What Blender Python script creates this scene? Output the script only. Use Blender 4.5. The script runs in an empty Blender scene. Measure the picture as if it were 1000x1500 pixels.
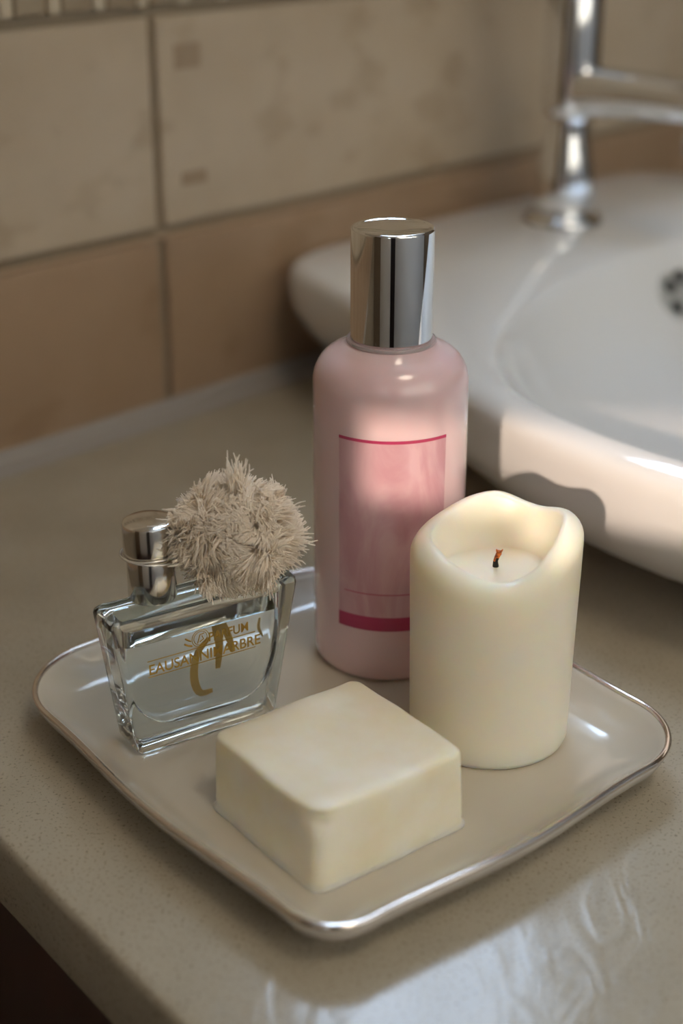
import bpy, bmesh, math, random
from mathutils import Vector, Matrix, noise
random.seed(7)
C = bpy.context.scene.collection
PI = math.pi
R = math.radians

# ------------------------------------------------------------------ helpers
def link(name, me, mats, parent=None, smooth=True, angle=None):
    o = bpy.data.objects.new(name, me)
    C.objects.link(o)
    for m in (mats if isinstance(mats, (list, tuple)) else [mats]):
        me.materials.append(m)
    if parent is not None:
        o.parent = parent
    if smooth:
        for p in me.polygons:
            p.use_smooth = True
        if angle is not None:
            me.set_sharp_from_angle(angle=R(angle))
    return o

def from_bm(name, bm, mats, parent=None, smooth=True, angle=None, recalc=True):
    if recalc:
        bmesh.ops.recalc_face_normals(bm, faces=bm.faces)
    me = bpy.data.meshes.new(name)
    bm.to_mesh(me)
    bm.free()
    return link(name, me, mats, parent, smooth, angle)

def thing(name, label, cat, loc=(0, 0, 0), rz=0.0):
    o = bpy.data.objects.new(name, None)
    o.empty_display_size = 0.02
    C.objects.link(o)
    o.location = loc
    o.rotation_euler = (0, 0, rz)
    o['label'] = label
    o['category'] = cat
    return o

def rings_mesh(bm, rings, closed_bottom=True, closed_top=True, mat=0):
    """rings: list of lists of points, all same length"""
    vr = [[bm.verts.new(p) for p in ring] for ring in rings]
    n = len(vr[0])
    for a, b in zip(vr[:-1], vr[1:]):
        for i in range(n):
            j = (i + 1) % n
            f = bm.faces.new((a[i], a[j], b[j], b[i]))
            f.material_index = mat
    if closed_bottom:
        bm.faces.new(list(reversed(vr[0]))).material_index = mat
    if closed_top:
        bm.faces.new(vr[-1]).material_index = mat
    return vr

def lathe(bm, prof, n=64, cx=0, cy=0, mat=0, cb=True, ct=True):
    return rings_mesh(bm, [[(cx + r * math.cos(2 * PI * i / n), cy + r * math.sin(2 * PI * i / n), z)
                            for i in range(n)] for r, z in prof], cb, ct, mat)

def box(bm, x0, x1, y0, y1, z0, z1, mat=0, bevel=0.0, M=None, seg=2):
    vs = [bm.verts.new(p) for p in ((x0, y0, z0), (x1, y0, z0), (x1, y1, z0), (x0, y1, z0),
                                     (x0, y0, z1), (x1, y0, z1), (x1, y1, z1), (x0, y1, z1))]
    fs = [bm.faces.new([vs[i] for i in q]) for q in ((3, 2, 1, 0), (4, 5, 6, 7), (0, 1, 5, 4), (1, 2, 6, 5), (2, 3, 7, 6), (3, 0, 4, 7))]
    for f in fs:
        f.material_index = mat
    if bevel > 0:
        es = list({e for f in fs for e in f.edges})
        r = bmesh.ops.bevel(bm, geom=es, offset=bevel, segments=seg, profile=0.5, affect='EDGES')
        for f in r['faces']:
            f.material_index = mat
        vs = list({v for f in r['faces'] for v in f.verts} | {v for v in vs if v.is_valid})
    if M is not None:
        bmesh.ops.transform(bm, matrix=M, verts=[v for v in vs if v.is_valid])

def tube(bm, pts, rad, n=10, mat=0, closed=False, caps=True):
    pts = [Vector(p) for p in pts]
    m = len(pts)
    rad = rad if isinstance(rad, (list, tuple)) else [rad] * m
    rings = []
    ref = None
    for i in range(m):
        if closed:
            t = (pts[(i + 1) % m] - pts[i - 1]).normalized()
        else:
            t = (pts[min(i + 1, m - 1)] - pts[max(i - 1, 0)]).normalized()
        if ref is None:
            ref = Vector((0, 0, 1)) if abs(t.z) < 0.9 else Vector((1, 0, 0))
        u = (ref - t * ref.dot(t)).normalized()
        v = t.cross(u)
        ref = u
        rings.append([pts[i] + (u * math.cos(2 * PI * k / n) + v * math.sin(2 * PI * k / n)) * rad[i] for k in range(n)])
    vr = [[bm.verts.new(p) for p in r] for r in rings]
    rng = range(m) if closed else range(m - 1)
    for i in rng:
        a, b = vr[i], vr[(i + 1) % m]
        for k in range(n):
            j = (k + 1) % n
            bm.faces.new((a[k], a[j], b[j], b[k])).material_index = mat
    if caps and not closed:
        bm.faces.new(list(reversed(vr[0]))).material_index = mat
        bm.faces.new(vr[-1]).material_index = mat

def srgb(r, g, b):
    f = lambda c: (c / 255 / 12.92) if c / 255 <= 0.04045 else ((c / 255 + 0.055) / 1.055) ** 2.4
    return (f(r), f(g), f(b), 1)

def mat(name, col, rough=0.5, metal=0.0, **kw):
    m = bpy.data.materials.new(name)
    m.use_nodes = True
    b = m.node_tree.nodes['Principled BSDF']
    b.inputs['Base Color'].default_value = col
    b.inputs['Roughness'].default_value = rough
    b.inputs['Metallic'].default_value = metal
    for k, v in kw.items():
        b.inputs[k.replace('_', ' ')].default_value = v
    return m

def nodes(m):
    return m.node_tree.nodes, m.node_tree.links, m.node_tree.nodes['Principled BSDF']

def translucent(m, col, fac):
    N, L, B = nodes(m)
    t = N.new('ShaderNodeBsdfTranslucent'); t.inputs['Color'].default_value = col
    x = N.new('ShaderNodeMixShader'); x.inputs['Fac'].default_value = fac
    L.new(B.outputs[0], x.inputs[1]); L.new(t.outputs[0], x.inputs[2])
    L.new(x.outputs[0], N['Material Output'].inputs['Surface'])

def add_noise_color(m, c1, c2, scale, detail=4, lo=0.35, hi=0.65, coord='Object', distort=0.0, vscale=(1, 1, 1)):
    N, L, B = nodes(m)
    tc = N.new('ShaderNodeTexCoord')
    mp = N.new('ShaderNodeMapping')
    mp.inputs['Scale'].default_value = vscale
    L.new(tc.outputs[coord], mp.inputs['Vector'])
    t = N.new('ShaderNodeTexNoise')
    t.inputs['Scale'].default_value = scale
    t.inputs['Detail'].default_value = detail
    t.inputs['Distortion'].default_value = distort
    L.new(mp.outputs[0], t.inputs['Vector'])
    r = N.new('ShaderNodeValToRGB')
    r.color_ramp.elements[0].position = lo
    r.color_ramp.elements[1].position = hi
    r.color_ramp.elements[0].color = c1
    r.color_ramp.elements[1].color = c2
    L.new(t.outputs['Fac'], r.inputs['Fac'])
    L.new(r.outputs['Color'], B.inputs['Base Color'])
    return mp, t, r

def add_bump(m, scale, strength=0.2, dist=0.001, detail=3, coord='Object', vscale=(1, 1, 1), distort=0):
    N, L, B = nodes(m)
    tc = N.new('ShaderNodeTexCoord')
    mp = N.new('ShaderNodeMapping')
    mp.inputs['Scale'].default_value = vscale
    L.new(tc.outputs[coord], mp.inputs['Vector'])
    t = N.new('ShaderNodeTexNoise')
    t.inputs['Scale'].default_value = scale
    t.inputs['Detail'].default_value = detail
    t.inputs['Distortion'].default_value = distort
    L.new(mp.outputs[0], t.inputs['Vector'])
    b = N.new('ShaderNodeBump')
    b.inputs['Strength'].default_value = strength
    b.inputs['Distance'].default_value = dist
    L.new(t.outputs['Fac'], b.inputs['Height'])
    L.new(b.outputs[0], B.inputs['Normal'])
    return b

# room frame: w runs along the tiled wall, p runs from that wall into the room
WX, WY, PX, PY = 0.694, 0.720, 0.720, -0.694
def wp(w, p, z=0.0):
    return Vector((w * WX + p * PX, w * WY + p * PY, z))
ROOM = Matrix(((WX, PX, 0, 0), (WY, PY, 0, 0), (0, 0, 1, 0), (0, 0, 0, 1)))   # (w,p,z) -> world
P_BACK = -0.636

# ------------------------------------------------------------------ materials
M_counter = mat('counter_quartz', srgb(158, 148, 130), 0.18, IOR=1.42)
def setup_counter(m):
    N, L, B = nodes(m)
    mp, t, r = add_noise_color(m, srgb(160, 150, 132), srgb(172, 163, 146), 14, 3, 0.3, 0.7)
    # fine dark and light grains
    tc = N.new('ShaderNodeTexCoord')
    v = N.new('ShaderNodeTexNoise')
    v.inputs['Scale'].default_value = 900
    v.inputs['Detail'].default_value = 2
    L.new(tc.outputs['Object'], v.inputs['Vector'])
    rr = N.new('ShaderNodeValToRGB')
    e = rr.color_ramp.elements
    e[0].position = 0.30; e[0].color = (0.45, 0.42, 0.38, 1)
    e[1].position = 0.42; e[1].color = (1, 1, 1, 1)
    e2 = e.new(0.68); e2.color = (1, 1, 1, 1)
    e3 = e.new(0.78); e3.color = (1.15, 1.12, 1.06, 1)
    L.new(v.outputs['Fac'], rr.inputs['Fac'])
    mx = N.new('ShaderNodeMix')
    mx.data_type = 'RGBA'; mx.blend_type = 'MULTIPLY'
    mx.inputs['Factor'].default_value = 0.75
    L.new(r.outputs['Color'], mx.inputs['A'])
    L.new(rr.outputs['Color'], mx.inputs['B'])
    L.new(mx.outputs['Result'], B.inputs['Base Color'])
    add_bump(m, 60, 0.34, 0.0007, 4, distort=2.2, vscale=(1.0, 0.45, 1))
setup_counter(M_counter)

def tile_mat(name, c1, c2, spot):
    m = mat(name, c1, 0.42)
    N, L, B = nodes(m)
    mp, t, r = add_noise_color(m, c1, c2, 11, 5, 0.35, 0.68)
    tc = N.new('ShaderNodeTexCoord')
    mp2 = N.new('ShaderNodeMapping')
    mp2.inputs['Scale'].default_value = (1, 1, 1.6)
    L.new(tc.outputs['Object'], mp2.inputs['Vector'])
    t2 = N.new('ShaderNodeTexNoise')
    t2.inputs['Scale'].default_value = 22
    t2.inputs['Detail'].default_value = 2
    L.new(mp2.outputs[0], t2.inputs['Vector'])
    r2 = N.new('ShaderNodeValToRGB')
    r2.color_ramp.elements[0].position = 0.30
    r2.color_ramp.elements[0].color = spot
    r2.color_ramp.elements[1].position = 0.42
    r2.color_ramp.elements[1].color = (1, 1, 1, 1)
    L.new(t2.outputs['Fac'], r2.inputs['Fac'])
    mx = N.new('ShaderNodeMix')
    mx.data_type = 'RGBA'; mx.blend_type = 'MULTIPLY'
    mx.inputs['Factor'].default_value = 1.0
    L.new(r.outputs['Color'], mx.inputs['A'])
    L.new(r2.outputs['Color'], mx.inputs['B'])
    L.new(mx.outputs['Result'], B.inputs['Base Color'])
    add_bump(m, 60, 0.15, 0.001, 4)
    return m
M_tile = tile_mat('wall_tile_beige', srgb(172, 154, 130), srgb(184, 168, 146), (0.86, 0.83, 0.79, 1))
M_tile_low = tile_mat('wall_tile_brown', srgb(152, 126, 100), srgb(164, 138, 112), (0.88, 0.85, 0.8, 1))
M_tile_strip = tile_mat('wall_tile_border', srgb(140, 122, 98), srgb(160, 146, 122), (0.8, 0.75, 0.7, 1))
M_strip_light = mat('border_strip_light', srgb(186, 172, 148), 0.4)
M_grout = mat('grout', srgb(142, 128, 108), 0.9)
M_grout_light = mat('grout_line', srgb(176, 150, 122), 0.8)
M_tile_dark = mat('tile_dark_patch', srgb(152, 132, 108), 0.5)
M_caulk = mat('caulk', srgb(150, 142, 134), 0.5)
M_plaster = mat('plaster', srgb(212, 206, 196), 0.9)
add_bump(M_plaster, 40, 0.1, 0.002)
M_side = mat('side_wall_paint', srgb(118, 100, 80), 0.85)
M_floor = mat('floor_tile', srgb(52, 22, 18), 0.6)
add_noise_color(M_floor, srgb(40, 16, 14), srgb(60, 28, 22), 6)
M_ceil = mat('ceiling_paint', srgb(225, 220, 212), 0.9)
M_wood = mat('mahogany', srgb(52, 18, 14), 0.45)
add_noise_color(M_wood, srgb(38, 12, 10), srgb(62, 24, 18), 18, 4, vscale=(1, 1, 0.1))
M_frame = mat('window_paint', srgb(225, 220, 210), 0.4)
M_blind = mat('added_blind', srgb(226, 220, 208), 0.9)
translucent(M_blind, srgb(244, 230, 212), 0.44)  # translucency makes the added blinds glow as fill
M_curtain = mat('curtain_linen', srgb(150, 132, 108), 0.95)
M_door = mat('dark_door', srgb(34, 24, 20), 0.4)

M_chrome = mat('chrome', (0.82, 0.83, 0.84, 1), 0.06, 1.0)
M_chrome_cap = mat('chrome_cap', (0.86, 0.85, 0.83, 1), 0.03, 1.0)
M_silver = mat('brushed_silver', (0.75, 0.72, 0.67, 1), 0.14, 1.0)
M_rim = mat('rim_metal', srgb(226, 218, 212), 0.10, 1.0)
M_dark = mat('hole_shade', (0.01, 0.012, 0.011, 1), 0.5)  # dark colour standing in for shade inside the overflow holes
M_ceramic = mat('white_ceramic', srgb(226, 225, 222), 0.09, Coat_Weight=0.5, Coat_Roughness=0.05)
M_tray = mat('tray_glaze', srgb(198, 190, 174), 0.16, Coat_Weight=0.6, Coat_Roughness=0.06)
add_bump(M_tray, 35, 0.06, 0.001, 2)
M_tray_under = mat('tray_underside', srgb(208, 202, 194), 0.25, 0.25)

M_wax = mat('candle_wax', srgb(246, 238, 220), 0.32, Subsurface_Weight=0.85, Subsurface_Scale=0.012,
            Subsurface_Radius=(1.0, 0.72, 0.42), IOR=1.43)
add_bump(M_wax, 70, 0.06, 0.001, 3)
M_soap = mat('soap', srgb(238, 226, 186), 0.38, Subsurface_Weight=0.6, Subsurface_Scale=0.006,
             Subsurface_Radius=(1.0, 0.8, 0.45), IOR=1.45)
add_noise_color(M_soap, srgb(240, 230, 202), srgb(244, 238, 220), 60, 3)
add_bump(M_soap, 110, 0.35, 0.0008, 5)
M_wick_black = mat('wick_char', (0.012, 0.009, 0.008, 1), 0.8)
M_wick_orange = mat('wick_tip', srgb(214, 108, 38), 0.8)
add_noise_color(M_wick_orange, srgb(120, 50, 22), srgb(240, 130, 50), 700, 2)

M_lotion = mat('lotion_plastic', srgb(226, 196, 198), 0.2, Subsurface_Weight=0.45, Subsurface_Scale=0.008,
               Subsurface_Radius=(1.0, 0.5, 0.45), Coat_Weight=0.7, Coat_Roughness=0.08)
M_label = mat('lotion_label', srgb(204, 140, 150), 0.26, Coat_Weight=0.6, Coat_Roughness=0.08)
add_noise_color(M_label, srgb(198, 150, 158), srgb(212, 172, 178), 42, 5, 0.4, 0.6, distort=2.2, vscale=(1, 1, 0.45))
M_label_line = mat('label_stripe', srgb(176, 52, 92), 0.3, Coat_Weight=0.5)
M_label_print = mat('label_faint_print', srgb(184, 98, 118), 0.3, Coat_Weight=0.5)
M_collar = mat('clear_collar', (0.8, 0.78, 0.78, 1), 0.1, Transmission_Weight=0.7, IOR=1.45)

M_glass = mat('teal_glass', (0.92, 0.995, 0.99, 1), 0.0, Transmission_Weight=1.0, IOR=1.5)
def glass_bsdf(name, col, ior):
    m = bpy.data.materials.new(name); m.use_nodes = True
    N, L, B = nodes(m)
    g = N.new('ShaderNodeBsdfGlass'); g.inputs['Color'].default_value = col
    g.inputs['Roughness'].default_value = 0.0; g.inputs['IOR'].default_value = ior
    L.new(g.outputs[0], N['Material Output'].inputs['Surface'])
    N.remove(B)
    return m
M_liquid = glass_bsdf('perfume_against_glass', (1, 1, 1, 1), 1.36 / 1.5)
M_liquid_top = glass_bsdf('perfume_surface', (1, 1, 1, 1), 1.36)
M_gold = mat('gold_print', srgb(196, 158, 72), 0.35, 0.5)
M_gold_back = mat('gold_back_print', srgb(214, 168, 88), 0.5, 0.0)
M_yarn = mat('cotton_yarn', (0.98, 0.92, 0.83, 1), 1.0)
translucent(M_yarn, (0.99, 0.93, 0.84, 1), 0.45)
M_yarn_core = mat('cotton_core', srgb(250, 240, 224), 0.95)
M_cord = mat('elastic_cord', (0.72, 0.68, 0.62, 1), 0.2, 0.6)

# ------------------------------------------------------------------ the room
Z_FLOOR, Z_CEIL = -0.86, 1.55
W0, W1, P_FRONT = -1.6, 2.0, 1.2
def struct(name, bm, mats, smooth=False, M=ROOM, recalc=True):
    if M is not None:
        bmesh.ops.transform(bm, matrix=M, verts=bm.verts)
    o = from_bm(name, bm, mats, None, smooth, recalc=recalc)
    o['kind'] = 'structure'
    return o

WIN1 = (0.62, 1.06, 0.58, 1.38)          # in the tiled wall, above the basin (w0,w1,z0,z1)
WIN2 = (-0.55, 0.95, 0.315, 1.15)
SUN_SLOT = (-0.128, 0.125, 0.680, 1.30)        # unseen slot window added to shape the sun strip (q0,q1,z0,z1)
# unseen slanting wall added square to the sun; q runs along it, s away from it
SLANT = Matrix(((0.966, 0.259, 0, 0), (-0.259, 0.966, 0, 0), (0, 0, 1, 0), (0, 0, 0, 1)))
S_WALL = -1.40          # the added wall behind the viewer
T = 0.12
def wall_with_hole(bm, w0, w1, z0, z1, pa, pb, hole):
    a, b, c, d = hole
    box(bm, w0, a, pa, pb, z0, z1); box(bm, b, w1, pa, pb, z0, z1)
    box(bm, a, b, pa, pb, z0, c); box(bm, a, b, pa, pb, d, z1)

bm = bmesh.new()
wall_with_hole(bm, W0, W1, Z_FLOOR, Z_CEIL, P_BACK - 0.006 - T, P_BACK - 0.004, WIN1)
for f in bm.faces:
    f.material_index = 0
# tile courses, standing 4 mm proud of the grout bed
GW = 0.518
rows = [(0.004, 0.1005, 1), (0.108, 0.2175, 2), (0.2625, 0.372, 2), (0.379, 0.489, 2)]
for zi, (z0, z1, mi) in enumerate(rows):
    k = -8
    while True:
        a = GW + 0.4 * k + 0.0028
        b = GW + 0.4 * (k + 1) - 0.0028
        k += 1
        if a > W1 - 0.1: break
        if b < W0 + 0.1: continue
        a, b = max(a, W0 + 0.02), min(b, W1 - 0.02)
        box(bm, a, b, P_BACK - 0.0045, P_BACK, z0, z1, mat=mi, bevel=0.0012)
# relief border of narrow upright strips
k = 0
w = W0 + 0.15
while w < W1 - 0.1:
    box(bm, w + 0.001, w + 0.0185, P_BACK - 0.0045, P_BACK + 0.0005, 0.2235, 0.2565, mat=3, bevel=0.001)
    box(bm, w + 0.0195, w + 0.0265, P_BACK - 0.0045, P_BACK + 0.002, 0.2235, 0.2565, mat=4, bevel=0.001)
    w += 0.0277
# thin pale joint line under the first course line
box(bm, W0 + 0.1, W1 - 0.1, P_BACK - 0.0045, P_BACK - 0.0022, 0.1012, 0.1028, mat=5)
# inset darker relief squares of the decorated tile
for (ww, zz, sw, sz) in ((0.532, 0.190, 0.018, 0.013), (0.534, 0.128, 0.018, 0.0075)):
    box(bm, ww, ww + sw, P_BACK - 0.001, P_BACK + 0.0006, zz, zz + sz, mat=6, bevel=0.0005)
struct('wall_back', bm, [M_grout, M_tile_low, M_tile, M_tile_strip, M_strip_light, M_grout_light, M_tile_dark], recalc=True)

bm = bmesh.new(); wall_with_hole(bm, -1.0, W1, Z_FLOOR, Z_CEIL, P_FRONT, P_FRONT + T, WIN2)
struct('wall_front', bm, M_plaster)
bm = bmesh.new(); box(bm, W0 - T, W0, P_BACK - T, 0.05, Z_FLOOR, Z_CEIL); struct('wall_left', bm, M_side)
bm = bmesh.new(); wall_with_hole(bm, -0.80, 0.62, Z_FLOOR, Z_CEIL, S_WALL - T, S_WALL, SUN_SLOT)
struct('wall_sun_slot', bm, M_plaster, M=SLANT)  # added blocker wall that carries the sun slot
bm = bmesh.new(); box(bm, W1, W1 + T, P_BACK - T, P_FRONT + T, Z_FLOOR, Z_CEIL); struct('wall_right', bm, M_side)
bm = bmesh.new(); box(bm, W0 - T, W1 + T, P_BACK - T, P_FRONT + T, Z_FLOOR - T, Z_FLOOR); struct('floor', bm, M_floor)
bm = bmesh.new(); box(bm, W0 - T, W1 + T, P_BACK - T, P_FRONT + T, Z_CEIL, Z_CEIL + T); struct('ceiling', bm, M_ceil)

def window(name, win, pa, pb, bars, M=ROOM):
    a, b, c, d = win
    t = 0.022
    bm = bmesh.new()
    box(bm, a, a + t, pa, pb, c, d, bevel=0.003); box(bm, b - t, b, pa, pb, c, d, bevel=0.003)
    box(bm, a + t, b - t, pa, pb, c, c + (t if bars else 0.004), bevel=0.001); box(bm, a + t, b - t, pa, pb, d - t, d, bevel=0.003)
    if bars:
        m = (a + b) / 2
        box(bm, m - t / 3, m + t / 3, pa, pb, c + t, d - t, bevel=0.003)
    return struct(name, bm, M_frame, M=M)
window('window_1', WIN1, P_BACK - 0.09, P_BACK - 0.05, True)
window('window_2', WIN2, P_FRONT + 0.05, P_FRONT + 0.09, True)
# added slot window; its stepped sill is shaped to trim the sun strip
bm = bmesh.new()
a_, b_, c_, d_ = SUN_SLOT
box(bm, a_, a_ + 0.006, S_WALL - 0.09, S_WALL - 0.05, c_, d_, bevel=0.001)
box(bm, b_ - 0.006, b_, S_WALL - 0.09, S_WALL - 0.05, c_, d_, bevel=0.001)
box(bm, a_ + 0.006, b_ - 0.006, S_WALL - 0.09, S_WALL - 0.05, c_, c_ + 0.004, bevel=0.001)
box(bm, a_ + 0.006, b_ - 0.006, S_WALL - 0.09, S_WALL - 0.05, d_ - 0.02, d_, bevel=0.002)
struct('sun_slot_frame', bm, M_frame, M=SLANT)
bm = bmesh.new()
box(bm, a_ + 0.0005, -0.063, S_WALL - 0.045, S_WALL + 0.004, c_ + 0.0005, 0.6945, bevel=0.001)
box(bm, -0.0629, b_ - 0.0005, S_WALL - 0.045, S_WALL + 0.004, c_ + 0.0005, 0.6835, bevel=0.001)
struct('sun_slot_sill', bm, M_frame, M=SLANT)
def blind(x0, x1, y, zb, zt, M, lb):  # unseen blinds, added to glow as fill and trim the sun strip
    bm = bmesh.new()
    box(bm, x0, x1, y, y + 0.002, zb + 0.008, zt)
    box(bm, x0, x1, y - 0.003, y + 0.005, zb, zb + 0.012, bevel=0.002)
    tube(bm, [(x0, y + 0.001, zt - 0.003), (x1, y + 0.001, zt - 0.003)], 0.006, 16)
    bmesh.ops.transform(bm, matrix=M, verts=bm.verts)
    o = from_bm('added_blind', bm, M_blind, None, True, 40)
    o['label'] = lb; o['category'] = 'blind'; o['group'] = 'unseen blinds added behind the viewer to shape and fill the light'
blind(WIN2[0] + 0.004, WIN2[1] - 0.004, P_FRONT + 0.034, WIN2[2] + 0.002, WIN2[3] - 0.03, ROOM, 'wide beige translucent blind, unseen, added to glow as front fill')
blind(a_ + 0.001, b_ - 0.001, S_WALL - 0.030, 0.7370, d_ - 0.03, SLANT, 'narrow beige blind, unseen, added to cap the sun strip above the sill')
# unseen dark door added to give the chrome cap its dark stripe
bm = bmesh.new()
box(bm, 0.165, 0.575, S_WALL + 0.001, S_WALL + 0.045, Z_FLOOR + 0.002, 1.16, bevel=0.004)
box(bm, 0.225, 0.515, S_WALL + 0.044, S_WALL + 0.055, 0.2, 1.05, bevel=0.004)
box(bm, 0.225, 0.515, S_WALL + 0.044, S_WALL + 0.055, -0.75, 0.1, bevel=0.004)
struct('reflection_door', bm, M_door, M=SLANT)
# caulk bead where counter meets tiles
bm = bmesh.new()
prof = [(0, 0), (0.013, 0), (0.011, 0.0016), (0.006, 0.0032), (0.003, 0.007), (0, 0.009)]
ends = []
for w in (-0.16, W1 - 0.01):
    ends.append([bm.verts.new((w, P_BACK + 0.0002 + q[0], 0.0002 + q[1])) for q in prof])
for i in range(len(prof)):
    j = (i + 1) % len(prof)
    bm.faces.new((ends[0][i], ends[0][j], ends[1][j], ends[1][i]))
bm.faces.new(ends[0]); bm.faces.new(list(reversed(ends[1])))
struct('trim_1', bm, M_caulk, smooth=False)

# ------------------------------------------------------------------ countertop + cabinet
E0 = Vector((-0.1125, 0.4083)); Ed = Vector((-0.626, 0.780))       # left end of the slab
def on_end(p, off=0.0):
    """point on the slab's left end line where room coordinate p is reached, moved inwards by off"""
    nrm = Vector((0.780, 0.626))
    base = E0 + nrm * off
    pb = base.x * PX + base.y * PY
    dp = Ed.x * PX + Ed.y * PY
    return base + Ed * ((p - pb) / dp)
CF = -0.055
def slab_poly(off, p_front, p_back, w_right):
    a = on_end(p_back, off); b = on_end(p_front, off)
    c = wp(w_right, p_front); d = wp(w_right, p_back)
    return [(a.x, a.y), (b.x, b.y), (c.x, c.y), (d.x, d.y)]
bm = bmesh.new()
rad = 0.0045
prof = [(rad, -0.033), (rad * 0.3, -0.033 + rad * 0.3), (0, -0.033 + rad)]
for i in range(7):
    a = i / 6 * PI / 2
    prof.append((rad - rad * math.cos(a), -rad + rad * math.sin(a)))
rings = []
for off, z in prof:
    rings.append([(x, y, z) for x, y in slab_poly(off, CF - off, P_BACK - 0.0002, W1 - 0.001)])
rings_mesh(bm, rings)
ct = from_bm('countertop', bm, M_counter, None, True, 40)
ct['label'] = 'speckled greige stone countertop slab running along the tiled wall under the tray'
ct['category'] = 'countertop'

cab = thing('vanity_cabinet', 'dark mahogany cabinet in shade beneath the stone countertop', 'cabinet', (0, 0, 0))
bm = bmesh.new()
pol = slab_poly(0.045, CF - 0.03, P_BACK + 0.001, W1 - 0.01)
rings_mesh(bm, [[(x, y, z) for x, y in pol] for z in (Z_FLOOR + 0.001, -0.0335)])
from_bm('carcass', bm, M_wood, cab, False)
for k in range(3):
    bm = bmesh.new()
    w0 = 0.42 + k * 0.5
    box(bm, w0, w0 + 0.49, CF - 0.03, CF - 0.012, Z_FLOOR + 0.1, -0.05, bevel=0.003, M=ROOM)
    d = from_bm('door', bm, M_wood, cab, False)
    bm = bmesh.new()
    tube(bm, [wp(w0 + 0.06, CF - 0.012, -0.12), wp(w0 + 0.06, CF + 0.012, -0.12), wp(w0 + 0.06, CF + 0.012, -0.24), wp(w0 + 0.06, CF - 0.012, -0.24)], 0.004)
    from_bm('handle', bm, M_chrome, d, True, 40)

# ------------------------------------------------------------------ washbasin
WC, PC = 0.779, -0.335
half = [(0, -0.630), (-0.10, -0.630), (-0.160, -0.628), (-0.186, -0.612), (-0.198, -0.580), (-0.216, -0.532), (-0.252, -0.470),
        (-0.282, -0.405), (-0.299, -0.360), (-0.308, -0.318), (-0.311, -0.275), (-0.304, -0.225), (-0.275, -0.175),
        (-0.215, -0.138), (-0.12, -0.115), (0, -0.108)]
outl = half + [(-x, p) for x, p in reversed(half[1:-1])]
def catmull(pts, per=8):
    n = len(pts); out = []
    for i in range(n):
        p0, p1, p2, p3 = (Vector(pts[(i + k) % n]) for k in (-1, 0, 1, 2))
        for s in range(per):
            t = s / per
            out.append(0.5 * ((2 * p1) + (-p0 + p2) * t + (2 * p0 - 5 * p1 + 4 * p2 - p3) * t * t + (-p0 + 3 * p1 - 3 * p2 + p3) * t ** 3))
    return out
dense = catmull(outl)
def ray_r(poly, cx, cy, ang):
    d = Vector((math.cos(ang), math.sin(ang)))
    best = 0
    n = len(poly)
    for i in range(n):
        a = poly[i] - Vector((cx, cy)); b = poly[(i + 1) % n] - Vector((cx, cy))
        e = b - a
        den = d.x * e.y - d.y * e.x
        if abs(den) < 1e-12: continue
        t = (a.x * e.y - a.y * e.x) / den
        u = (a.x * d.y - a.y * d.x) / den
        if t > 0 and -1e-6 <= u <= 1 + 1e-6: best = max(best, t)
    return best
NS = 160
angs = [2 * PI * i / NS for i in range(NS)]
r_out = [ray_r(dense, 0, PC, a) for a in angs]
BPC, BA, BB = -0.302, 0.297, 0.183        # bowl opening
bowl = []
for i in range(240):
    t = 2 * PI * i / 240
    c, s = math.cos(t), math.sin(t)
    q = 2.25
    bowl.append(Vector((BA * math.copysign(abs(c) ** (2 / q), c), BPC + BB * math.copysign(abs(s) ** (2 / q), s))))
r_in = [ray_r(bowl, 0, PC, a) for a in angs]
def ring_out(sc, z, inset=0.0):
    return [wp(WC + (r * sc - inset) * math.cos(a), PC + (r * sc - inset) * math.sin(a), z) for r, a in zip(r_out, angs)]
def ring_in(sc, z, inset=0.0):
    out = []
    for r, a in zip(r_in, angs):
        x, y = r * math.cos(a), PC + r * math.sin(a)
        x, y = x * sc, BPC + (y - BPC) * sc
        out.append(wp(WC + x, y, z))
    return out
bm = bmesh.new()
rings = [ring_out(0.70, 0.0003), ring_out(0.745, 0.0012), ring_out(0.82, 0.008), ring_out(0.89, 0.017), ring_out(0.943, 0.028),
         ring_out(0.977, 0.040), ring_out(0.998, 0.051), ring_out(1.003, 0.060), ring_out(1.004, 0.067), ring_out(1.003, 0.0710),
         ring_out(0.9990, 0.0742), ring_out(0.9925, 0.0764), ring_out(0.984, 0.0780), ring_out(0.974, 0.0791), ring_out(0.962, 0.0799)]
lipo = ring_out(0.950, 0.0802)
lip = ring_in(1.0, 0.0795)
rings.append([lipo[i] * 0.5 + lip[i] * 0.5 for i in range(NS)])
rings += [lip, ring_in(0.985, 0.0775), ring_in(0.968, 0.072), ring_in(0.94, 0.062), ring_in(0.90, 0.050),
          ring_in(0.84, 0.038), ring_in(0.74, 0.027), ring_in(0.58, 0.019), ring_in(0.38, 0.0145), ring_in(0.18, 0.012), ring_in(0.06, 0.0112)]
rings_mesh(bm, rings)
basin = thing('washbasin', 'white ceramic washbasin standing on the countertop below the chrome tap', 'sink', wp(WC, PC, 0))
def reparent(o, par):
    o.parent = par
    o.matrix_parent_inverse = Matrix.Translation(par.location).inverted() if par.rotation_euler.z == 0 else (Matrix.Translation(par.location) @ Matrix.Rotation(par.rotation_euler.z, 4, 'Z')).inverted()
b = from_bm('bowl', bm, M_ceramic, None, True, 80); reparent(b, basin)
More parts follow.
